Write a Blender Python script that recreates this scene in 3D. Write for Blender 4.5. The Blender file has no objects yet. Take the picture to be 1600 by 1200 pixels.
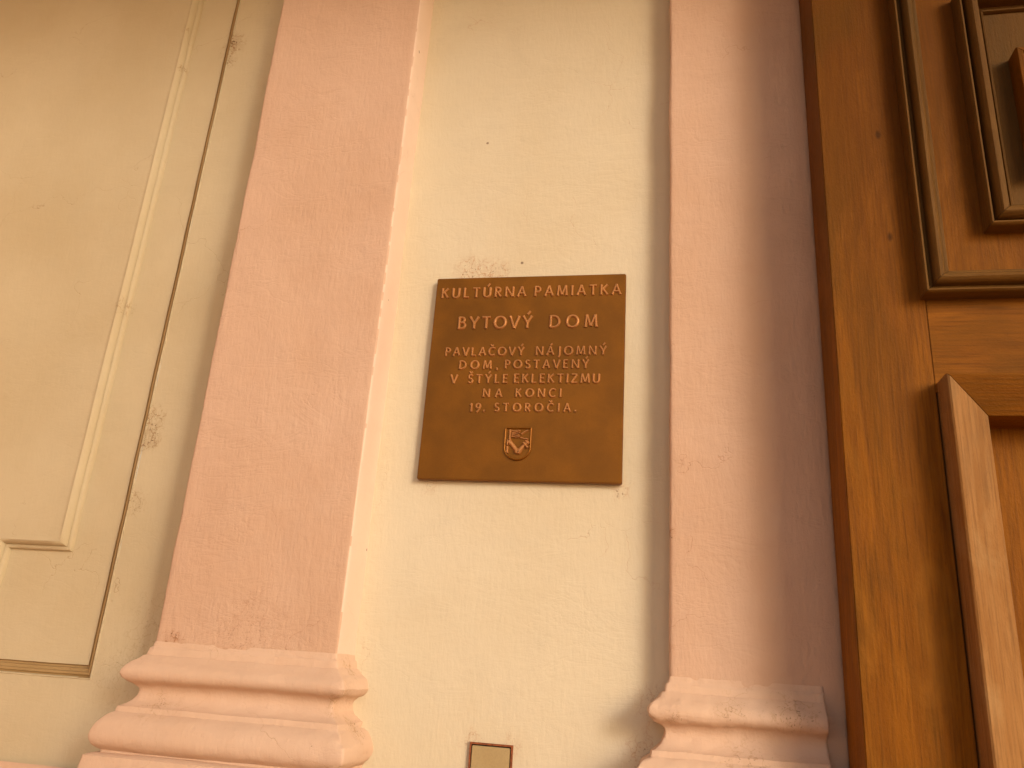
import bpy, bmesh, math, random
from mathutils import Vector, Matrix, noise
R = math.radians
random.seed(4)
S = bpy.context.scene
col = S.collection
EYE = 1.65

# ------------------------------------------------------------------ camera
cd = bpy.data.cameras.new('camera')
cam = bpy.data.objects.new('camera', cd); col.objects.link(cam)
A = ((0.980889, 0.183599, 0.064405), (-0.000667, 0.334184, -0.942507), (-0.194567, 0.924452, 0.327920))
m = Matrix.Identity(4)
for i in range(3):
    m[i][0] = A[0][i]; m[i][1] = -A[1][i]; m[i][2] = -A[2][i]
m[2][3] = EYE
cam.matrix_world = m
cd.sensor_width = 36.0; cd.lens = 36.0 * 1263.94 / 1600.0
cd.clip_start = 0.02; cd.clip_end = 500
S.camera = cam

# ------------------------------------------------------------------ light
SUN_AZ, SUN_EL = 45.0, 19.0          # azimuth right of the wall's normal
w = bpy.data.worlds.new('World'); S.world = w; w.use_nodes = True
nt = w.node_tree; nt.nodes.clear()
sky = nt.nodes.new('ShaderNodeTexSky'); sky.sky_type = 'NISHITA'; sky.sun_disc = False
sky.sun_elevation = R(SUN_EL); sky.sun_rotation = R(180 - SUN_AZ)
sky.dust_density = 3.0; sky.air_density = 0.8; sky.ozone_density = 0.3
bg = nt.nodes.new('ShaderNodeBackground'); bg.inputs['Strength'].default_value = 0.15
wo = nt.nodes.new('ShaderNodeOutputWorld')
tint = nt.nodes.new('ShaderNodeMix'); tint.data_type = 'RGBA'; tint.blend_type = 'MULTIPLY'; tint.inputs[0].default_value = 1.0
nt.links.new(sky.outputs[0], tint.inputs[6]); tint.inputs[7].default_value = (1.0, .89, .75, 1)      # hazy warm overcast
nt.links.new(tint.outputs[2], bg.inputs[0]); nt.links.new(bg.outputs[0], wo.inputs[0])
sd = bpy.data.lights.new('sun', 'SUN'); sd.energy = 0.5; sd.angle = R(12); sd.color = (1.0, 1.0, 0.98)
sun = bpy.data.objects.new('sun', sd); col.objects.link(sun)
d = Vector((math.sin(R(SUN_AZ)) * math.cos(R(SUN_EL)), -math.cos(R(SUN_AZ)) * math.cos(R(SUN_EL)), math.sin(R(SUN_EL))))
sun.rotation_euler = d.to_track_quat('Z', 'Y').to_euler()
sun.location = (4, -4, 4)
vs = S.view_settings
vs.view_transform = 'Standard'; vs.look = 'None'; vs.exposure = 0.61; vs.gamma = 1.0; vs.use_curve_mapping = False

# ------------------------------------------------------------------ node helper
class NT:
    def __init__(s, name):
        s.m = bpy.data.materials.new(name); s.m.use_nodes = True
        s.t = s.m.node_tree; s.t.nodes.clear()
        s.out = s.n('ShaderNodeOutputMaterial'); s.b = s.n('ShaderNodeBsdfPrincipled')
        s.l(s.b.outputs[0], s.out.inputs[0])
    def n(s, t, **k):
        x = s.t.nodes.new(t)
        for a, v in k.items(): setattr(x, a, v)
        return x
    def l(s, a, b): s.t.links.new(a, b)
    def val(s, sock, v):
        if hasattr(v, 'is_linked') or hasattr(v, 'links'): s.l(v, sock)
        else: sock.default_value = v
    def math(s, op, a, b=0.0, c=0.0):
        x = s.n('ShaderNodeMath', operation=op)
        for i, v in enumerate((a, b, c)): s.val(x.inputs[i], v)
        return x.outputs[0]
    def map(s, src, scale=(1, 1, 1), loc=(0, 0, 0)):
        x = s.n('ShaderNodeMapping'); s.l(src, x.inputs[0]); x.inputs['Scale'].default_value = scale
        x.inputs['Location'].default_value = loc
        return x.outputs[0]
    def noise(s, vec, scale, detail=4, rough=.55, dist=0.0):
        x = s.n('ShaderNodeTexNoise'); s.l(vec, x.inputs['Vector'])
        x.inputs['Scale'].default_value = scale; x.inputs['Detail'].default_value = detail
        x.inputs['Roughness'].default_value = rough; x.inputs['Distortion'].default_value = dist
        return x.outputs[0]
    def voro(s, vec, scale, feature='F1', out='Distance'):
        x = s.n('ShaderNodeTexVoronoi', feature=feature); s.l(vec, x.inputs['Vector']); x.inputs['Scale'].default_value = scale
        return x.outputs[out]
    def ramp(s, f, a, b, lo=0.0, hi=1.0):
        x = s.n('ShaderNodeMapRange', interpolation_type='SMOOTHSTEP'); s.val(x.inputs[0], f)
        x.inputs[1].default_value = a; x.inputs[2].default_value = b
        x.inputs[3].default_value = lo; x.inputs[4].default_value = hi
        return x.outputs[0]
    def mix(s, f, a, b):
        x = s.n('ShaderNodeMix', data_type='RGBA'); s.val(x.inputs[0], f)
        for i, v in ((6, a), (7, b)):
            if isinstance(v, tuple): x.inputs[i].default_value = v + (1,)
            else: s.l(v, x.inputs[i])
        return x.outputs[2]
    def bump(s, h, strength, dist, prev=None):
        x = s.n('ShaderNodeBump'); s.l(h, x.inputs['Height'])
        x.inputs['Strength'].default_value = strength; x.inputs['Distance'].default_value = dist
        if prev is not None: s.l(prev, x.inputs['Normal'])
        return x.outputs[0]
    def dist_to(s, vec, p):
        x = s.n('ShaderNodeVectorMath', operation='DISTANCE'); s.l(vec, x.inputs[0]); x.inputs[1].default_value = p
        return x.outputs['Value']

E_ = EYE
def plaster(name, base, var, dirt, stains=(), brush=1.0, fleck=1.0, seed=0.0):
    """Limewashed plaster: brush marks, hairline cracks, flecks, and stains given as (x, y, z, radius, strength)."""
    t = NT(name)
    co0 = t.n('ShaderNodeNewGeometry').outputs['Position']
    co = t.map(co0, loc=(seed, seed * .7, seed * 1.3))
    big = t.noise(co, 2.3, 5, .6); mid = t.noise(co, 14, 5, .6)
    c = t.mix(t.ramp(big, .3, .72), base, var)
    c = t.mix(t.ramp(mid, .42, .8, 0, .35), c, tuple(x * .88 for x in base))
    # hairline cracks, only in places
    wob = t.n('ShaderNodeTexNoise'); t.l(co, wob.inputs['Vector']); wob.inputs['Scale'].default_value = 7; wob.inputs['Detail'].default_value = 5
    add = t.n('ShaderNodeVectorMath', operation='MULTIPLY_ADD'); t.l(wob.outputs['Color'], add.inputs[0])
    add.inputs[1].default_value = (.22, .22, .22); t.l(co, add.inputs[2])
    ce = t.voro(add.outputs[0], 3.1, 'DISTANCE_TO_EDGE')
    crack = t.math('MULTIPLY', t.ramp(ce, .0, .0035, 1, 0), t.ramp(t.noise(co, 3.6, 3), .52, .62))
    c = t.mix(t.math('MULTIPLY', crack, .30), c, dirt)
    # dark flecks of uneven size
    fd = t.voro(co, 19); fr = t.voro(co, 19, 'F1', 'Color')
    sep = t.n('ShaderNodeSeparateColor'); t.l(fr, sep.inputs[0])
    size = t.math('MULTIPLY_ADD', t.math('POWER', sep.outputs[1], 3.0), .055, .018)
    ragged = t.math('MULTIPLY', t.math('SUBTRACT', t.noise(co, 240, 3), .5), .05)
    fl = t.math('MULTIPLY', t.math('LESS_THAN', t.math('ADD', fd, ragged), size), t.math('GREATER_THAN', sep.outputs[0], .945))
    c = t.mix(t.math('MULTIPLY', fl, .7 * fleck), c, tuple(x * .3 for x in dirt))
    # stains: thin scratches and crack lines, a few chips, a faint wash
    grime = t.noise(t.map(co, (1, 1, .5)), 80, 6, .75); chips = t.noise(co, 190, 4, .7)
    wv = t.n('ShaderNodeTexNoise'); t.l(co, wv.inputs['Vector']); wv.inputs['Scale'].default_value = 45; wv.inputs['Detail'].default_value = 5
    wa = t.n('ShaderNodeVectorMath', operation='MULTIPLY_ADD'); t.l(wv.outputs['Color'], wa.inputs[0])
    wa.inputs[1].default_value = (.045, .045, .045); t.l(co, wa.inputs[2])
    lines = t.ramp(t.voro(wa.outputs[0], 38, 'DISTANCE_TO_EDGE'), .0, .055, 1, 0)
    for (x, y, z, r, k) in stains:
        dd = t.dist_to(co0, (x, y, z))
        fall = t.ramp(dd, r * .25, r * 1.3, 1, 0)
        gate = t.math('MULTIPLY', fall, t.ramp(t.math('ADD', grime, t.math('MULTIPLY', fall, .12)), .50, .62))
        c = t.mix(t.math('MULTIPLY', gate, k * .28), c, dirt)
        c = t.mix(t.math('MULTIPLY', t.math('MULTIPLY', gate, lines), min(1, k * 1.2)), c, dirt)
        spot = t.math('MULTIPLY', t.ramp(t.math('ADD', chips, t.math('MULTIPLY', fall, .1)), .70, .72), fall)
        c = t.mix(t.math('MULTIPLY', spot, min(1, k * 1.4)), c, tuple(q * .35 for q in dirt))
    t.l(c, t.b.inputs['Base Color'])
    t.b.inputs['Roughness'].default_value = .82
    t.b.inputs['Specular IOR Level'].default_value = .25
    br = t.noise(t.map(co, (1, 1, .28)), 110, 4, .65)
    n1 = t.bump(br, .30 * brush, .004)
    rot = t.n('ShaderNodeMapping'); t.l(co, rot.inputs[0]); rot.inputs['Rotation'].default_value = (0, R(38), 0); rot.inputs['Scale'].default_value = (.6, 1, 1.5)
    tr = t.noise(rot.outputs[0], 21, 7, .66, .5)
    n1 = t.bump(t.math('MULTIPLY', tr, t.ramp(t.noise(co, 3.1, 3), .4, .65, .25, 1.0)), .20 * brush, .012, n1)
    rid = t.math('ABSOLUTE', t.math('SUBTRACT', t.noise(rot.outputs[0], 6.5, 5, .6, .8), .5))     # trowel ridges
    n2 = t.bump(t.math('MULTIPLY', t.ramp(rid, 0, .03), t.ramp(t.noise(co, 4, 2), .45, .6)), .07 * brush, .006, n1)
    n3 = t.bump(t.math('SUBTRACT', 1.0, crack), .35, .002, n2)
    t.l(n3, t.b.inputs['Normal'])
    return t.m

def wood(name, c1, c2, c3, rough=.58, worn=.5):
    """Stained pine: grain runs along the first UV axis."""
    t = NT(name)
    uv = t.n('ShaderNodeUVMap').outputs[0]
    g = t.noise(t.map(uv, (1.1, 15, 1)), 2.2, 6, .6, 1.6)
    fine = t.noise(t.map(uv, (9, 230, 1)), 1.0, 4, .6)
    crz = t.noise(t.map(uv, (1, 2.2, 1)), 120, 4, .7)                    # crazed varnish
    blotch = t.noise(t.map(uv, (1.6, 3.2, 1)), 3.0, 6, .62, .8)
    dark = t.noise(t.map(uv, (1.2, 4, 1), (7, 3, 0)), 2.1, 5, .6, .5)
    c = t.mix(t.ramp(g, .3, .72), c1, c2)
    c = t.mix(t.ramp(fine, .42, .72, 0, .55), c, tuple(x * .45 for x in c1))
    c = t.mix(t.ramp(crz, .55, .78, 0, .45), c, tuple(x * .4 for x in c1))
    c = t.mix(t.ramp(blotch, .46, .74, 0, worn), c, c3)
    # varnish worn off from hand height down; darker above, partly shade painted into the colour
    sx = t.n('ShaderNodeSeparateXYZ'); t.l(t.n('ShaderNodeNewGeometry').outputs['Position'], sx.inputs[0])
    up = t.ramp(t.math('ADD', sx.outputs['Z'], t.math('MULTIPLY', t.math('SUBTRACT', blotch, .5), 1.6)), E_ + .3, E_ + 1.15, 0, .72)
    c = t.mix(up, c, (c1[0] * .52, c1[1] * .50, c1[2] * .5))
    c = t.mix(t.ramp(dark, .46, .74, 0, .6), c, (c1[0] * .5, c1[1] * .62, c1[2]))
    kd = t.voro(t.map(uv, (1, 1.9, 1)), 5.5); kr = t.voro(t.map(uv, (1, 1.9, 1)), 5.5, 'F1', 'Color')
    sep = t.n('ShaderNodeSeparateColor'); t.l(kr, sep.inputs[0])
    kd = t.math('ADD', kd, t.math('MULTIPLY', t.math('SUBTRACT', fine, .5), .06))
    kn = t.math('MULTIPLY', t.ramp(kd, .03, .075, 1, 0), t.ramp(sep.outputs[1], .86, .88))
    c = t.mix(t.math('MULTIPLY', kn, .8), c, tuple(x * .25 for x in c1))
    t.l(c, t.b.inputs['Base Color'])
    t.l(t.ramp(blotch, .3, .8, rough, rough + .15), t.b.inputs['Roughness'])
    t.b.inputs['Specular IOR Level'].default_value = .14
    n1 = t.bump(fine, .30, .002)
    n1 = t.bump(crz, .40, .003, n1)
    n2 = t.bump(g, .2, .003, n1)
    t.l(n2, t.b.inputs['Normal'])
    return t.m

def bronze(name, c1, c2, metal=.55, rough=.5, bump=.25):
    t = NT(name)
    co = t.n('ShaderNodeNewGeometry').outputs['Position']
    b = t.noise(co, 11, 5, .6); f = t.noise(co, 420, 3, .6)
    c = t.mix(t.ramp(b, .32, .7), c1, c2)
    c = t.mix(t.ramp(f, .4, .75, 0, .3), c, tuple(x * .6 for x in c1))
    t.l(c, t.b.inputs['Base Color'])
    t.b.inputs['Metallic'].default_value = metal
    t.l(t.ramp(b, .3, .75, rough - .05, rough + .1), t.b.inputs['Roughness'])
    t.l(t.bump(f, bump, .0008), t.b.inputs['Normal'])
    return t.m

def plain(name, c, rough=.7, scale=60, amt=.25, bump=.2):
    t = NT(name)
    co = t.n('ShaderNodeNewGeometry').outputs['Position']
    n = t.noise(co, scale, 5, .6)
    t.l(t.mix(t.ramp(n, .35, .7), c, tuple(x * (1 - amt) for x in c)), t.b.inputs['Base Color'])
    t.b.inputs['Roughness'].default_value = rough
    t.l(t.bump(n, bump, .003), t.b.inputs['Normal'])
    return t.m

E_ = EYE
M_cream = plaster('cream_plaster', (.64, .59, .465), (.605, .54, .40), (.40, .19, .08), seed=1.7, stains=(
    (-.45, 1.6, E_ + .838, .05, 0.50), (-.39, 1.6, E_ + .836, .04, 0.50), (-.10, 1.6, E_ + .345, .03, 0.37), (-.115, 1.6, E_ + .815, .02, 0.31),
    (-.50, 1.6, E_ + .345, .03, 0.25), (-.03, 1.6, E_ - .05, .05, 0.31), (-.05, 1.6, E_ - .14, .05, 0.37), (-.365, 1.6, E_ - .137, .03, 0.31), (-.29, 1.6, E_ - .137, .025, 0.25)))
M_khaki = plaster('darker_cream_plaster', (.56, .50, .36), (.50, .43, .29), (.24, .125, .045), seed=5.1, brush=.6, stains=(  # darker cream than behind the plaque, with stains
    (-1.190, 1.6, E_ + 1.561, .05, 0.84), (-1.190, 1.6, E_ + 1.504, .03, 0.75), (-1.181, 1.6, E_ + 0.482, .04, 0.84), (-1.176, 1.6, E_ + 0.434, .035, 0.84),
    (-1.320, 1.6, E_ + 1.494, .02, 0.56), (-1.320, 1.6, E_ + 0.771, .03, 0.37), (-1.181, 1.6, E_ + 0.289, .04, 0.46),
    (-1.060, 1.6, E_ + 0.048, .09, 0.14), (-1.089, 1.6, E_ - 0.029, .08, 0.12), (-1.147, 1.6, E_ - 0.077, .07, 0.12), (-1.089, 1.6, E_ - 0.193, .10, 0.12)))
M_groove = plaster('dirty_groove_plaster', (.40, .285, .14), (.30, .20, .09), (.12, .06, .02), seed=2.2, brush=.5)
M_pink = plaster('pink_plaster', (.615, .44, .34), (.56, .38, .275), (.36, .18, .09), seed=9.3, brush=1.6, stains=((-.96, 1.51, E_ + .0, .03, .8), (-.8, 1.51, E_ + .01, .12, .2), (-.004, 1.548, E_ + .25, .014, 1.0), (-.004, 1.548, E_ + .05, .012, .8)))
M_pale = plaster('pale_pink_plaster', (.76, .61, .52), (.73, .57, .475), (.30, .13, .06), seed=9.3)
M_pinkbase = plaster('pink_moulded_plaster', (.64, .475, .37), (.60, .425, .315), (.34, .20, .09), seed=3.3, brush=1.2, stains=(
    (-.59, 1.50, E_ - .085, .035, .6), (-.60, 1.55, E_ - .02, .03, .55), (-.58, 1.55, E_ - .13, .035, .6), (-.95, 1.5, E_ - .125, .05, .35),
    (-.035, 1.5, E_ - .06, .02, .4), (.1, 1.5, E_ - .034, .05, .35), (.2, 1.5, E_ - .04, .06, .4), (.12, 1.5, E_ - .12, .06, .35), (.0, 1.5, E_ - .075, .03, .4)))
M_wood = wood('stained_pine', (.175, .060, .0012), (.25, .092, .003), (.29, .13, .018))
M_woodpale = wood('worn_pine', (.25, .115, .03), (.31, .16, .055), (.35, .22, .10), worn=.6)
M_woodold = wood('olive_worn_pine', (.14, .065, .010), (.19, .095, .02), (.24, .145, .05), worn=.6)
M_plaque = bronze('brown_bronze', (.19, .070, .002), (.245, .094, .005), .6, .42)
M_letter = bronze('rubbed_bronze', (.44, .20, .065), (.52, .25, .085), .45, .42, .1)
M_brass = bronze('dull_brass', (.47, .37, .20), (.42, .32, .16), .25, .42, .1)
M_rust = plain('raw_red_brick_edge', (.28, .085, .03), .9, 180, .5, .4)
M_dark = plain('black_gap', (.02, .012, .006), .9)
M_pave = plain('warm_bounce_paving', (.55, .28, .12), .85, 9, .3, .3)  # unseen ground, colour made up to bounce warm light into the shadows

# ------------------------------------------------------------------ mesh helpers
def link(name, bm, mat, parent=None, smooth=True):
    bmesh.ops.recalc_face_normals(bm, faces=bm.faces[:])
    me = bpy.data.meshes.new(name); bm.to_mesh(me); bm.free()
    me.materials.append(mat)
    if smooth:
        for p in me.polygons: p.use_smooth = True
        me.set_sharp_from_angle(angle=R(38))
    o = bpy.data.objects.new(name, me); col.objects.link(o)
    if parent is not None: o.parent = parent
    return o
def empty(name, label, cat, group=None):
    o = bpy.data.objects.new(name, None); col.objects.link(o); o.empty_display_size = .1
    o['label'] = label; o['category'] = cat
    if group: o['group'] = group
    return o
def part_empty(name, parent, label=None):
    o = bpy.data.objects.new(name, None); col.objects.link(o); o.parent = parent; o.empty_display_size = .1
    if label: o['label'] = label
    return o

def fbm(p, f, oct=3):
    a, s = 1.0, 0.0
    for i in range(oct):
        s += a * noise.noise(p * f + Vector((3.1 * i, 7.7, 1.3))); f *= 2.1; a *= .5
    return s
def roughen(bm, amp=.0022, f=5.0, extra=None):
    bmesh.ops.recalc_face_normals(bm, faces=bm.faces[:]); bm.normal_update()
    mv = []
    for v in bm.verts:
        k = amp * fbm(v.co, f) + amp * .22 * fbm(v.co, f * 9, 2)
        if extra: k += extra(v.co)
        mv.append((v, v.normal * k))
    for v, q in mv: v.co += q

def grid_wall(x0, x1, z0, z1, y, step=.02):
    bm = bmesh.new()
    nx = max(2, int((x1 - x0) / step)); nz = max(2, int((z1 - z0) / step))
    g = [[bm.verts.new((x0 + (x1 - x0) * i / nx, y, z0 + (z1 - z0) * j / nz)) for i in range(nx + 1)] for j in range(nz + 1)]
    for j in range(nz):
        for i in range(nx): bm.faces.new((g[j][i], g[j][i + 1], g[j + 1][i + 1], g[j + 1][i]))
    return bm

def sweep(xl, xr, yf, yw, prof, r=.006, step=.02, cut_right=None):
    """Rows of a three-sided footprint (left return, front, right return), each row pushed out by the profile."""
    bm = bmesh.new(); rows = []
    for (z, p) in prof:
        pts = []
        X0, X1, Yf = xl - p, xr + p, yf - p
        if cut_right is not None: X1 = cut_right
        n = max(2, int((yw - Yf) / step))
        n = 5
        for i in range(n): pts.append((X0, yw + (Yf + r - yw) * i / (n - 1)))
        for a in (30, 60): pts.append((X0 + r - r * math.cos(R(a)), Yf + r - r * math.sin(R(a))))
        k = 40
        for i in range(k + 1): pts.append((X0 + r + (X1 - X0 - 2 * r) * i / k, Yf))
        for a in (60, 30): pts.append((X1 - r + r * math.cos(R(a)), Yf + r - r * math.sin(R(a))))
        for i in range(n): pts.append((X1, Yf + r + (yw - Yf - r) * i / (n - 1)))
        rows.append([bm.verts.new((x, y, z)) for x, y in pts])
    for a, b in zip(rows, rows[1:]):
        for i in range(len(a) - 1): bm.faces.new((a[i], a[i + 1], b[i + 1], b[i]))
    return bm

def densify(prof, step):
    out = [prof[0]]
    for (a, b), (c, dd) in zip(prof, prof[1:]):
        n = max(1, int(math.hypot(c - a, dd - b) / step))
        for i in range(1, n + 1): out.append((a + (c - a) * i / n, b + (dd - b) * i / n))
    return out
def smooth_prof(prof, it=1):
    for _ in range(it):
        q = [prof[0]]
        for (a, b), (c, dd) in zip(prof, prof[1:]):
            q += [(a * .75 + c * .25, b * .75 + dd * .25), (a * .25 + c * .75, b * .25 + dd * .75)]
        q.append(prof[-1]); prof = q
    return prof

def box(bm, x0, x1, y0, y1, z0, z1, uv_axis=None, bev=0.0, uoff=None):
    vs_ = [bm.verts.new((x, y, z)) for x in (x0, x1) for y in (y0, y1) for z in (z0, z1)]
    idx = ((0, 1, 3, 2), (4, 6, 7, 5), (0, 4, 5, 1), (2, 3, 7, 6), (0, 2, 6, 4), (1, 5, 7, 3))
    fs = [bm.faces.new([vs_[i] for i in f]) for f in idx]
    if bev:
        es = list({e for f in fs for e in f.edges})
        r = bmesh.ops.bevel(bm, geom=es, offset=bev, segments=2, affect='EDGES', profile=.6)
        fs = [f for f in bm.faces if f not in ()] if len(bm.faces) < 60 else list({*r['faces']})
    return fs
def uv_all(bm, axis, off=0.0):
    """Box UVs in metres with the grain along axis ('x' or 'z')."""
    L = bm.loops.layers.uv.verify()
    for f in bm.faces:
        for lp in f.loops:
            c = lp.vert.co
            across = (c.x if axis == 'z' else c.z) + .7 * c.y
            lp[L].uv = ((c.z if axis == 'z' else c.x) + off, across + off * 1.7)

def wood_box(name, x0, x1, y0, y1, z0, z1, axis, mat, parent, bev=.003):
    bm = bmesh.new(); box(bm, x0, x1, y0, y1, z0, z1)
    bmesh.ops.bevel(bm, geom=bm.edges[:], offset=bev, segments=2, affect='EDGES')
    uv_all(bm, axis, random.uniform(0, 9))
    return link(name, bm, mat, parent, smooth=False)

def frame_member(x0, x1, z0, z1, y, prof, side, gap=.0006, n=24):
    """One mitred member of a rectangular moulding; prof = (inward, out of the wall)."""
    bm = bmesh.new(); L = bm.loops.layers.uv.verify(); off = random.uniform(0, 9)
    rows = []
    acc = 0; vv = [0]
    for (a, b), (c, dd) in zip(prof, prof[1:]):
        acc += math.hypot(c - a, dd - b); vv.append(acc)
    for (wi, h) in prof:
        row = []
        for i in range(n + 1):
            s = i / n
            if side in 'LR':
                zz = (z0 + wi + gap) + (z1 - z0 - 2 * wi - 2 * gap) * s
                xx = x0 + wi if side == 'L' else x1 - wi
            else:
                xx = (x0 + wi + gap) + (x1 - x0 - 2 * wi - 2 * gap) * s
                zz = z0 + wi if side == 'B' else z1 - wi
            wob = .0006 * noise.noise(Vector((xx * 6 + off, h * 9, zz * 6)))
            row.append(bm.verts.new((xx + wob, y - h + wob, zz + wob)))
        rows.append(row)
    for j in range(len(rows) - 1):
        for i in range(n):
            f = bm.faces.new((rows[j][i], rows[j][i + 1], rows[j + 1][i + 1], rows[j + 1][i]))
            for lp in f.loops:
                jj = j if lp.vert in rows[j] else j + 1
                c = lp.vert.co
                lp[L].uv = ((c.z if side in 'LR' else c.x) + off, vv[jj] + off)
    for e in (0, n):                                    # mitred end faces
        f = bm.faces.new([r[e] for r in rows])
        for lp in f.loops: lp[L].uv = (lp.vert.co.x, lp.vert.co.z)
    return bm
def moulding(x0, x1, z0, z1, y, prof, mats, parent, name='moulding', label=None):
    e = part_empty(name, parent, label)
    for side in 'LRBT':
        link({'L': 'side_strip', 'R': 'side_strip', 'B': 'bottom_strip', 'T': 'top_strip'}[side],
             frame_member(x0, x1, z0, z1, y, prof, side), mats.get(side, mats['L']), e)
    return e

def poly_ring(pts, prof, y, seg=.03):
    """Step profile along a closed axis-aligned outline (counter-clockwise, x-z); prof = (inward, out). Fills the inside."""
    bm = bmesh.new(); rows = []; n = len(pts)
    for (wi, h) in prof:
        row = []
        for i in range(n):
            p, a, b = Vector(pts[i]), Vector(pts[i - 1]), Vector(pts[(i + 1) % n])
            d1 = (p - a).normalized(); d2 = (b - p).normalized()
            n1 = Vector((-d1.y, d1.x)); n2 = Vector((-d2.y, d2.x))
            q = p + (n1 + n2) * wi
            row.append(q)
        full = []
        for i in range(n):
            a, b = row[i], row[(i + 1) % n]
            k = max(1, int((Vector(pts[(i + 1) % n]) - Vector(pts[i])).length / seg))
            for j in range(k):
                q = a.lerp(b, j / k); full.append(bm.verts.new((q.x, y - h, q.y)))
        rows.append(full)
    for a, b in zip(rows, rows[1:]):
        k = len(a)
        for i in range(k): bm.faces.new((a[i], a[(i + 1) % k], b[(i + 1) % k], b[i]))
    bm.faces.new(rows[-1])
    return bm

# ------------------------------------------------------------------ ground
bm = bmesh.new(); vv = [bm.verts.new((x, y, 0)) for x, y in ((-60, -60), (60, -60), (60, 60), (-60, 60))]; bm.faces.new(vv)
o = link('unseen_ground', bm, M_pave); o['kind'] = 'structure'

# ------------------------------------------------------------------ building
Z = lambda z: EYE + z
bld = empty('building', 'cream plastered gateway wall with two pink pilasters around the bronze plaque', 'building')
TOP = EYE + 2.2
# cream wall behind the plaque
bm = grid_wall(-.70, 3.2, 0, TOP, 1.60, .03); roughen(bm, .0016, 3.2)
link('plaque_wall', bm, M_cream, bld)

# left wall with its sunk panel
YL = 1.60
lw = part_empty('side_wall', bld, 'shaded cream wall with a sunk moulded panel left of the left pilaster')
PX0, PX1, PZ0, PZ1 = -2.55, -1.186, -.085, 2.1
bm = bmesh.new()
def lw_grid(x0, x1, z0, z1):
    g = grid_wall(x0, x1, Z(z0), Z(z1), YL, .03)
    me = bpy.data.meshes.new('tmp'); g.to_mesh(me); g.free(); bm.from_mesh(me); bpy.data.meshes.remove(me)
lw_grid(PX1, -.90, -.32, TOP - EYE); lw_grid(-3.4, PX0, -.32, TOP - EYE); lw_grid(PX0, PX1, -.32, PZ0); lw_grid(PX0, PX1, PZ1, TOP - EYE)
for v in bm.verts: v.co.y += .0012 * fbm(v.co, 3.0) * min(1, min(abs(v.co.x - PX1), 1) * 20)
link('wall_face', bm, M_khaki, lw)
prof = [(0, 0), (.001, .002), (.003, .002), (.0042, -.006), (.0056, -.0075), (.0078, -.0075), (.009, -.003), (.0135, -.004), (.015, -.012), (.0175, -.013), (.0205, -.013), (.0217, -.021), (.0253, -.022), (.0275, -.018), (.06, -.018)]
bm = poly_ring([(PX0, Z(PZ0)), (PX1, Z(PZ0)), (PX1, Z(PZ1)), (PX0, Z(PZ1))], prof, YL)
for v in bm.verts:
    q = .0012 * noise.noise(v.co * 9); v.co.x += q; v.co.z += q
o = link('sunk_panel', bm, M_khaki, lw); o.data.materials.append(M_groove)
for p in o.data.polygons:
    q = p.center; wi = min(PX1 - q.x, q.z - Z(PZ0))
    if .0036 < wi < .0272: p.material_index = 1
a, b, c, dd, nn = -2.42, -1.3165, .0165, 1.97, .160
pts = [(a + nn, c), (b - nn, c), (b - nn, c + nn), (b, c + nn), (b, dd - nn), (b - nn, dd - nn), (b - nn, dd), (a + nn, dd), (a + nn, dd - nn), (a, dd - nn), (a, c + nn), (a + nn, c + nn)]
prof = [(0, 0), (.0012, .006), (.0035, .009), (.0075, .0105), (.0082, .0085), (.0098, .0085), (.0106, .0125), (.0175, .0235), (.0195, .0245), (.0215, .023), (.03, .0225)]
bm = poly_ring([(x, Z(z)) for x, z in pts], prof, YL + .018)
for v in bm.verts:
    q = .0012 * noise.noise(v.co * 8 + Vector((4, 0, 0))); v.co.x += q; v.co.z += q
link('raised_panel', bm, M_khaki, lw)

# pilasters
def bprof():
    p = [(.0, .0006), (-.010, .0025), (-.013, .006), (-.022, .008), (-.026, .009), (-.028, .013), (-.034, .0175), (-.0385, .023), (-.0405, .026), (-.047, .0325), (-.054, .0365), (-.061, .0372), (-.068, .034),
         (-.0735, .027), (-.077, .0185), (-.080, .0145), (-.085, .0095), (-.092, .0075), (-.100, .0095), (-.108, .0150), (-.114, .0220), (-.118, .0285), (-.1195, .0325), (-.124, .0335), (-.129, .0345), (-.131, .0385),
         (-.138, .0470), (-.147, .0540), (-.158, .0590), (-.169, .0615), (-.178, .0605), (-.186, .0560), (-.192, .0480), (-.1955, .0420), (-.1985, .0425), (-.2005, .0560), (-.204, .0620), (-.225, .0650), (-.30, .0660)]
    p = densify(p, .004)
    p += [(-.34 - .06 * i, .0665) for i in range(21)] + [(-EYE, .0665)]
    return [(Z(z), q) for z, q in p]
def shaft_rows(): return [(.0, 0.0), (Z(-.5), 0.0)] + [(Z(-.30) + (TOP - Z(-.30)) * i / 260, 0.0) for i in range(261)]

pl = part_empty('pilaster', bld, 'pink pilaster left of the plaque, fully lit across its face')
bm = sweep(-.9975, -.617, 1.51, 1.61, shaft_rows(), .005)
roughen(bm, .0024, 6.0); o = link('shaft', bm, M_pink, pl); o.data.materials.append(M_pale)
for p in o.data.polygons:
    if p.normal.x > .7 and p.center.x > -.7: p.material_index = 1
def chip(co):
    k = 0.0
    if co.x > -.605 and co.z > Z(-.2):
        k -= .012 * max(0, fbm(co + Vector((5, 2, 1)), 34, 3) - .12) * min(1, (co.x + .605) / .02)
    return k + .0010 * fbm(co, 55, 2)
bm = sweep(-.9975, -.617, 1.51, 1.61, bprof(), .004)
roughen(bm, .0024, 7.0, chip); link('base_moulding', bm, M_pinkbase, pl)

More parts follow.
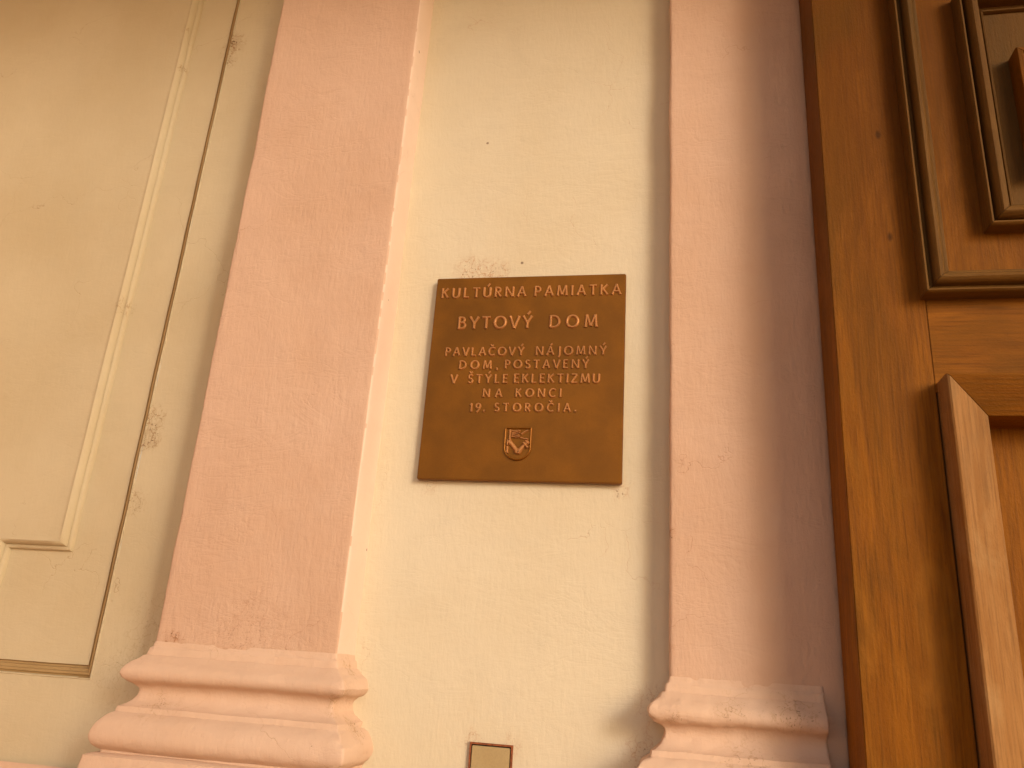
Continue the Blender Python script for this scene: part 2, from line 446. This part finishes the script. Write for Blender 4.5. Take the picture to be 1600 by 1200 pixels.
pr = part_empty('pilaster', bld, 'pink pilaster between the plaque and the wooden door, shaded along its right side')
bm = sweep(-.0054, .289, 1.545, 1.61, shaft_rows(), .006)
roughen(bm, .0026, 6.0); link('shaft', bm, M_pink, pr)
def chip2(co): return .0014 * fbm(co, 45, 3) - (.010 * max(0, fbm(co, 35, 3)) if co.x < -.015 else 0)
bm = sweep(-.0054, .252, 1.545, 1.61, bprof(), .004, cut_right=.252)
roughen(bm, .0026, 7.0, chip2); link('base_moulding', bm, M_pinkbase, pr)
# pink plinth under the side wall
bm = grid_wall(-3.4, -.95, 0, Z(-.250), 1.588, .03); roughen(bm, .002, 5)
link('plinth', bm, M_pinkbase, bld)

# ------------------------------------------------------------------ door
YD = 1.395
door = empty('wooden_door', 'heavy brown stained wooden gate with framed panels right of the pilasters', 'door')
DX0, DX1 = .2815, 1.46
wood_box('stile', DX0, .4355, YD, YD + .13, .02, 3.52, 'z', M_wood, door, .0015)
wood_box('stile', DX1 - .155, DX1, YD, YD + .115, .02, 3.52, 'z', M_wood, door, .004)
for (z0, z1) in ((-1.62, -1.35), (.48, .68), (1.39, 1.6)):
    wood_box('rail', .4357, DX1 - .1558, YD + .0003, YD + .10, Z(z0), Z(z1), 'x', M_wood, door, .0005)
# upper panel: field, bolection frame, inner frame, raised field
UX0, UX1, UZ0, UZ1 = .4265, DX1 - .147, .651, 1.412
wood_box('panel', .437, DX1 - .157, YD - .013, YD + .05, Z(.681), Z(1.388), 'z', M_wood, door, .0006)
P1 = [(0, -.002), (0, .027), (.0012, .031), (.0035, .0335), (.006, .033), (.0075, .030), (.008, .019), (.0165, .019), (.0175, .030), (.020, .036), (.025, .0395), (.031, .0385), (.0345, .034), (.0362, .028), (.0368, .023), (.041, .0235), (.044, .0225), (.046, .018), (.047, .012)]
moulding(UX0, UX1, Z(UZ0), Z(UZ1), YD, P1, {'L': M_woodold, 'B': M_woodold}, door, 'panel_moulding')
IX0, IX1, IZ0, IZ1 = .538, DX1 - .26, .770, 1.289
P2 = [(0, .010), (0, .040), (.001, .044), (.004, .047), (.0068, .0465), (.0078, .043), (.0082, .031), (.0135, .031), (.0142, .042), (.0175, .049), (.0225, .053), (.028, .053), (.033, .050), (.0345, .045), (.035, .028), (.0415, .026), (.0435, .031), (.0465, .0315), (.0485, .028), (.049, .020)]
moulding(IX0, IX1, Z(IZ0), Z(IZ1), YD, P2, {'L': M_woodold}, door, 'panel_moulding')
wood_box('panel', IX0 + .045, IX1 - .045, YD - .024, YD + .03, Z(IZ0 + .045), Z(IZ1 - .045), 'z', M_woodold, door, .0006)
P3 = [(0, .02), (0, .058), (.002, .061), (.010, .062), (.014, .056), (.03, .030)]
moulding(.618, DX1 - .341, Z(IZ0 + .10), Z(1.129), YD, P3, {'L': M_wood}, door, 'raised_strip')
# lower panel
LX0, LX1, LZ0, LZ1 = .4385, DX1 - .159, -1.3, .4965
P4 = [(0, -.06), (0, .044), (.0015, .049), (.0045, .0505), (.0075, .0495), (.0642, .0215), (.0655, .018), (.0658, -.050), (.0658, -.06)]
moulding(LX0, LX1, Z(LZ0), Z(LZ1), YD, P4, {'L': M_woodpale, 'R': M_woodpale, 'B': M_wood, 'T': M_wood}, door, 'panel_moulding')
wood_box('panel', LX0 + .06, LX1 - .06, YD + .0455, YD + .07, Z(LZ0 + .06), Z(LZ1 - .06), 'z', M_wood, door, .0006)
bm = bmesh.new(); box(bm, .2925, .31, 1.524, 1.531, .02, 3.5); uv_all(bm, 'z'); link('rebate_strip', bm, M_dark, door)

# ------------------------------------------------------------------ plaque
plq = empty('memorial_plaque', 'square brown bronze plaque with raised lettering and a small shield on the cream wall', 'plaque')
YP = 1.583
bm = bmesh.new(); x0, x1, z0, z1 = -.5215, -.0982, Z(.3525), Z(.8148)
box(bm, x0, x1, YP, YP + .0150, z0, z1)
bmesh.ops.bevel(bm, geom=bm.edges[:], offset=.0016, segments=3, affect='EDGES')
link('plate', bm, M_plaque, plq, smooth=False)

def arc(cx, cy, rx, ry, a0, a1, n=12):
    return [(cx + rx * math.cos(R(a0 + (a1 - a0) * i / n)), cy + ry * math.sin(R(a0 + (a1 - a0) * i / n))) for i in range(n + 1)]
G = {   # advance, strokes
 'K': (.66, [[(.06, 0), (.06, 1)], [(.60, 1), (.09, .47)], [(.22, .60), (.64, 0)]]),
 'U': (.74, [[(.06, 1), (.06, .34)] + arc(.35, .34, .29, .32, 180, 360, 12)[1:] + [(.64, 1)]]),
 'L': (.52, [[(.06, 1), (.06, .03)], [(.06, .04), (.50, .04)]]),
 'T': (.62, [[(.31, 0), (.31, .96)], [(0, .95), (.62, .95)]]),
 'R': (.62, [[(.06, 0), (.06, 1)], [(.06, .95), (.28, .95)] + arc(.28, .725, .22, .225, 90, -90, 9)[1:] + [(.08, .50)], [(.24, .50), (.60, 0)]]),
 'N': (.78, [[(.06, 0), (.06, 1)], [(.06, 1), (.72, 0)], [(.72, 0), (.72, 1)]]),
 'A': (.76, [[(.02, 0), (.38, 1)], [(.38, 1), (.75, 0)], [(.16, .33), (.61, .33)]]),
 'P': (.56, [[(.06, 0), (.06, 1)], [(.06, .95), (.27, .95)] + arc(.27, .70, .24, .25, 90, -90, 9)[1:] + [(.08, .45)]]),
 'M': (.92, [[(.05, 0), (.14, 1)], [(.14, 1), (.46, .10)], [(.46, .10), (.78, 1)], [(.78, 1), (.88, 0)]]),
 'I': (.14, [[(.07, 0), (.07, 1)]]),
 'B': (.60, [[(.06, 0), (.06, 1)], [(.06, .95), (.27, .95)] + arc(.27, .745, .20, .205, 90, -90, 8)[1:] + [(.08, .54)], [(.08, .54), (.29, .54)] + arc(.29, .295, .25, .245, 90, -90, 9)[1:] + [(.06, .05)]]),
 'Y': (.66, [[(.0, 1), (.33, .46)], [(.66, 1), (.33, .46)], [(.33, .48), (.33, 0)]]),
 'O': (.92, [arc(.46, .5, .42, .47, 90, 450, 28)]),
 'V': (.70, [[(.0, 1), (.35, 0)], [(.70, 1), (.35, 0)]]),
 'D': (.78, [[(.06, 0), (.06, 1)], [(.06, .95), (.30, .95)] + arc(.30, .50, .42, .45, 90, -90, 14)[1:] + [(.06, .05)]]),
 'C': (.74, [arc(.46, .5, .42, .47, 48, 312, 20)]),
 'J': (.30, [[(.22, 1), (.22, .0)] + arc(.02, .0, .20, .24, 0, -70, 6)[1:]]),
 'S': (.52, [arc(.27, .735, .20, .225, 30, 270, 12) + arc(.27, .265, .22, .245, 90, -145, 12)[1:]]),
 'E': (.52, [[(.06, 0), (.06, 1)], [(.06, .96), (.50, .96)], [(.06, .52), (.44, .52)], [(.06, .04), (.52, .04)]]),
 'Z': (.64, [[(.04, .96), (.60, .96)], [(.60, .96), (.03, .04)], [(.03, .04), (.64, .04)]]),
 '1': (.30, [[(.20, 0), (.20, 1)], [(.20, .98), (.04, .80)]]),
 '9': (.56, [arc(.28, .70, .23, .27, 0, 360, 18), [(.51, .72), (.46, .38), (.30, .10), (.14, -.04)]]),
 '.': (.16, [[(.0, .05), (.16, .05)], [(.0, .13), (.16, .13)]]),
 ',': (.24, [[(.06, .08), (.19, .05)], [(.19, .06), (.12, -.14)]]),
}
ACC = {'Ú': ('U', 'a'), 'Ý': ('Y', 'a'), 'Á': ('A', 'a'), 'Č': ('C', 'c'), 'Š': ('S', 'c')}
zoff = [0]
def ribbon(bm, pts, wd, h, y, closed=False):
    """A raised bar with sloping sides along pts (x, z); ends flare."""
    n = len(pts); zoff[0] = (zoff[0] + 1) % 7; h = h + .00004 * zoff[0]
    sec = []
    for i, p in enumerate(pts):
        p = Vector(p)
        a = Vector(pts[i - 1]) if (i or closed) else p
        b = Vector(pts[(i + 1) % n]) if (i < n - 1 or closed) else p
        t = (b - a).normalized(); nrm = Vector((-t.y, t.x))
        e = abs(2 * i / (n - 1) - 1) if n > 1 else 0
        ww = wd * (1.0 + (.28 * e ** 3 if not closed else .22 * abs(nrm.x)))
        sec.append((p, nrm, ww))
    rows = []
    for p, nrm, ww in sec:
        row = []
        for k, hh in ((-1, 0), (-.62, h * .8), (-.35, h), (.35, h), (.62, h * .8), (1, 0)):
            q = p + nrm * ww * k; row.append(bm.verts.new((q.x, y - hh, q.y)))
        rows.append(row)
    m_ = n if closed else n - 1
    for i in range(m_):
        a, b = rows[i], rows[(i + 1) % n]
        for k in range(5): bm.faces.new((a[k], a[k + 1], b[k + 1], b[k]))
    if not closed:
        bm.faces.new(rows[0]); bm.faces.new(rows[-1])
def midsplit(pts):
    if len(pts) == 2:
        a, b = Vector(pts[0]), Vector(pts[1]); return [tuple(a.lerp(b, k)) for k in (0, .12, .3, .5, .7, .88, 1)]
    return pts
def word(bm, txt, xa, xb, z, h):
    base = [ACC.get(c, (c, None)) for c in txt]
    nat = sum(G[g][0] for g, _ in base) * h
    sp = (xb - xa - nat) / max(1, len(txt) - 1)
    sc = 1.0
    if sp < .05 * h:
        sc = (xb - xa) / (nat + .12 * h * (len(txt) - 1)); sp = .12 * h * sc
    if len(txt) == 1: sp = 0; sc = (xb - xa) / nat
    x = xa
    for g, acc in base:
        adv, st = G[g]
        for s in st:
            pts = [(x + px * h * sc, Z(z) + pz * h) for px, pz in midsplit(s)]
            closed = len(s) > 12 and abs(s[0][0] - s[-1][0]) < 1e-6 and abs(s[0][1] - s[-1][1]) < 1e-6
            if closed: pts = pts[:-1]
            ribbon(bm, pts, .080 * h + .0005, .0034, YP, closed)
        if acc:
            mx = adv / 2
            ac = [[(mx - .02, 1.13), (mx + .20, 1.40)]] if acc == 'a' else [[(mx - .16, 1.36), (mx, 1.14)], [(mx + .16, 1.36), (mx, 1.14)]]
            for s in ac:
                ribbon(bm, [(x + px * h * sc, Z(z) + pz * h) for px, pz in s], .06 * h + .0003, .0028, YP)
        x += adv * h * sc + sp
LINES = [
 [('KULTÚRNA', -.5072, -.3163, .7651, .0236), ('PAMIATKA', -.2960, -.1090, .7649, .0238)],
 [('BYTOVÝ', -.4625, -.2990, .6896, .0285), ('DOM', -.2592, -.1575, .6897, .0282)],
 [('PAVLAČOVÝ', -.4852, -.3120, .6262, .0188), ('NÁJOMNÝ', -.2855, -.1365, .6263, .0192)],
 [('DOM,', -.4515, -.3660, .5955, .0189), ('POSTAVENÝ', -.3508, -.1725, .5963, .0188)],
 [('V', -.4677, -.4540, .5630, .0192), ('ŠTÝLE', -.4290, -.3434, .5635, .0190), ('EKLEKTIZMU', -.3290, -.1478, .5637, .0196)],
 [('NA', -.3940, -.3536, .5320, .0179), ('KONCI', -.3235, -.2275, .5322, .0182)],
 [('19.', -.4205, -.3870, .4994, .0182), ('STOROČIA.', -.3667, -.1945, .5003, .0178)],
]
for ln in LINES:
    for wd in ln:
        bm = bmesh.new(); word(bm, *wd); link('inscription', bm, M_letter, plq)

# shield emblem
em = part_empty('shield_emblem', plq, 'small raised shield with a banner and crossed arms under the inscription')
def shield_pts(cx, zt, hw, hh, n=20):
    p = [(cx - hw, zt), (cx - hw, zt - hh * .62)]
    p += [(cx - hw * math.cos(R(a)), zt - hh * .62 - hh * .38 * math.sin(R(a))) for a in [9 * i for i in range(1, 20)]]
    p += [(cx + hw, zt - hh * .62), (cx + hw, zt)]
    return p
SX, ST, SW, SH = -.3125, Z(.4648), .0283, .0700
bm = bmesh.new()
rows = []
for k, hh in ((1.0, 0), (.985, .004), (.945, .0048), (.905, .0042), (.88, .0018)):
    rows.append([bm.verts.new((SX + (x - SX) * k, YP - hh, (ST - SH * .45) + (z - (ST - SH * .45)) * (1 - (1 - k) * .85))) for x, z in shield_pts(SX, ST, SW, SH)])
for a, b in zip(rows, rows[1:]):
    k = len(a)
    for i in range(k): bm.faces.new((a[i], a[(i + 1) % k], b[(i + 1) % k], b[i]))
bm.faces.new(rows[-1]); link('shield', bm, M_plaque, em)
YE = YP - .0018
def E2(u, v): return (SX - SW + u * 2 * SW, ST - v * SH)      # 0..1 across, 0..1 down
bm = bmesh.new()
ribbon(bm, [E2(.20, .07), E2(.205, .2), E2(.20, .38)], .0021, .0040, YE)
for k in range(5):
    v = .10 + .048 * k
    pts = [E2(.27 + .06 * i, v + .012 * math.sin(i * 1.3 + k)) for i in range(6 - (k == 2))]
    ribbon(bm, pts, .0014, .0030 + .0003 * k, YE)
ribbon(bm, [E2(.62, .20), E2(.74, .13), E2(.86, .08)], .0018, .0034, YE)
ribbon(bm, [E2(.60, .31), E2(.74, .335), E2(.88, .345)], .0016, .0028, YE)
link('banner', bm, M_letter, em)
bm = bmesh.new()
ribbon(bm, [E2(.16, .42), E2(.28, .50), E2(.40, .62), E2(.52, .74)], .0042, .0042, YE)
ribbon(bm, [E2(.90, .42), E2(.78, .52), E2(.66, .62), E2(.54, .73)], .0042, .0045, YE)
ribbon(bm, [E2(.72, .46), E2(.80, .54), E2(.90, .62)], .0024, .0062, YE)
ribbon(bm, [E2(.80, .40), E2(.92, .50)], .0018, .0055, YE)
ribbon(bm, [E2(.46, .68), E2(.48, .77), E2(.58, .78), E2(.62, .70)], .0026, .0060, YE)
link('arms', bm, M_letter, em)
bm = bmesh.new()
ribbon(bm, [E2(.125, .38), E2(.125, .46), E2(.13, .54)], .0018, .0036, YE)
ribbon(bm, [E2(.135, .58), E2(.135, .68), E2(.14, .78)], .0019, .0044, YE)
link('staff', bm, M_letter, em)

# ------------------------------------------------------------------ small cover plate near the bottom
cp = empty('cover_plate', 'small dull brass cover plate with a chipped dark edge in the wall below the plaque', 'cover plate')
cx0, cx1, cz1, cz0 = -.3685, -.2875, -.1385, -.262
bm = bmesh.new()
T = .0030
for (a0, a1, b0, b1) in ((cx0, cx0 + T, cz0, cz1), (cx1 - T, cx1, cz0, cz1), (cx0 + T, cx1 - T, cz1 - T, cz1), (cx0 + T, cx1 - T, cz0, cz0 + T)):
    box(bm, a0, a1, 1.5925, 1.606, Z(b0), Z(b1))
roughen(bm, .0004, 60); link('rim', bm, M_rust, cp, smooth=False)
bm = bmesh.new(); box(bm, cx0 + T, cx1 - T, 1.5975, 1.6055, Z(cz0 + T), Z(cz1 - T)); link('gap', bm, M_dark, cp, smooth=False)
bm = bmesh.new(); box(bm, cx0 + .0048, cx1 - .0048, 1.5912, 1.597, Z(cz0 + .005), Z(cz1 - .0052))
bmesh.ops.bevel(bm, geom=bm.edges[:], offset=.0012, segments=2, affect='EDGES'); link('cover', bm, M_brass, cp, smooth=False)

# ------------------------------------------------------------------ unseen blockers added round the viewer to shape the light
bm = bmesh.new(); box(bm, -3.65, 4.2, .1, 1.9, Z(2.18), Z(2.45)); link('light_blocker_slab', bm, M_khaki, bld, smooth=False)  # added out of view to cut sun and sky towards the top
bm = bmesh.new(); box(bm, -3.25, -3.0, -2.0, 1.7, 0, Z(2.18)); link('sky_blocker_wall', bm, M_pink, bld, smooth=False)  # added out of view to block sky from the left and bounce pink light
bm = bmesh.new(); box(bm, 1.0, 1.92, -1.85, -1.6, 0, Z(2.6)); link('sun_blocker_pier', bm, M_cream, bld, smooth=False)  # added behind the camera to cut the sun on the left side
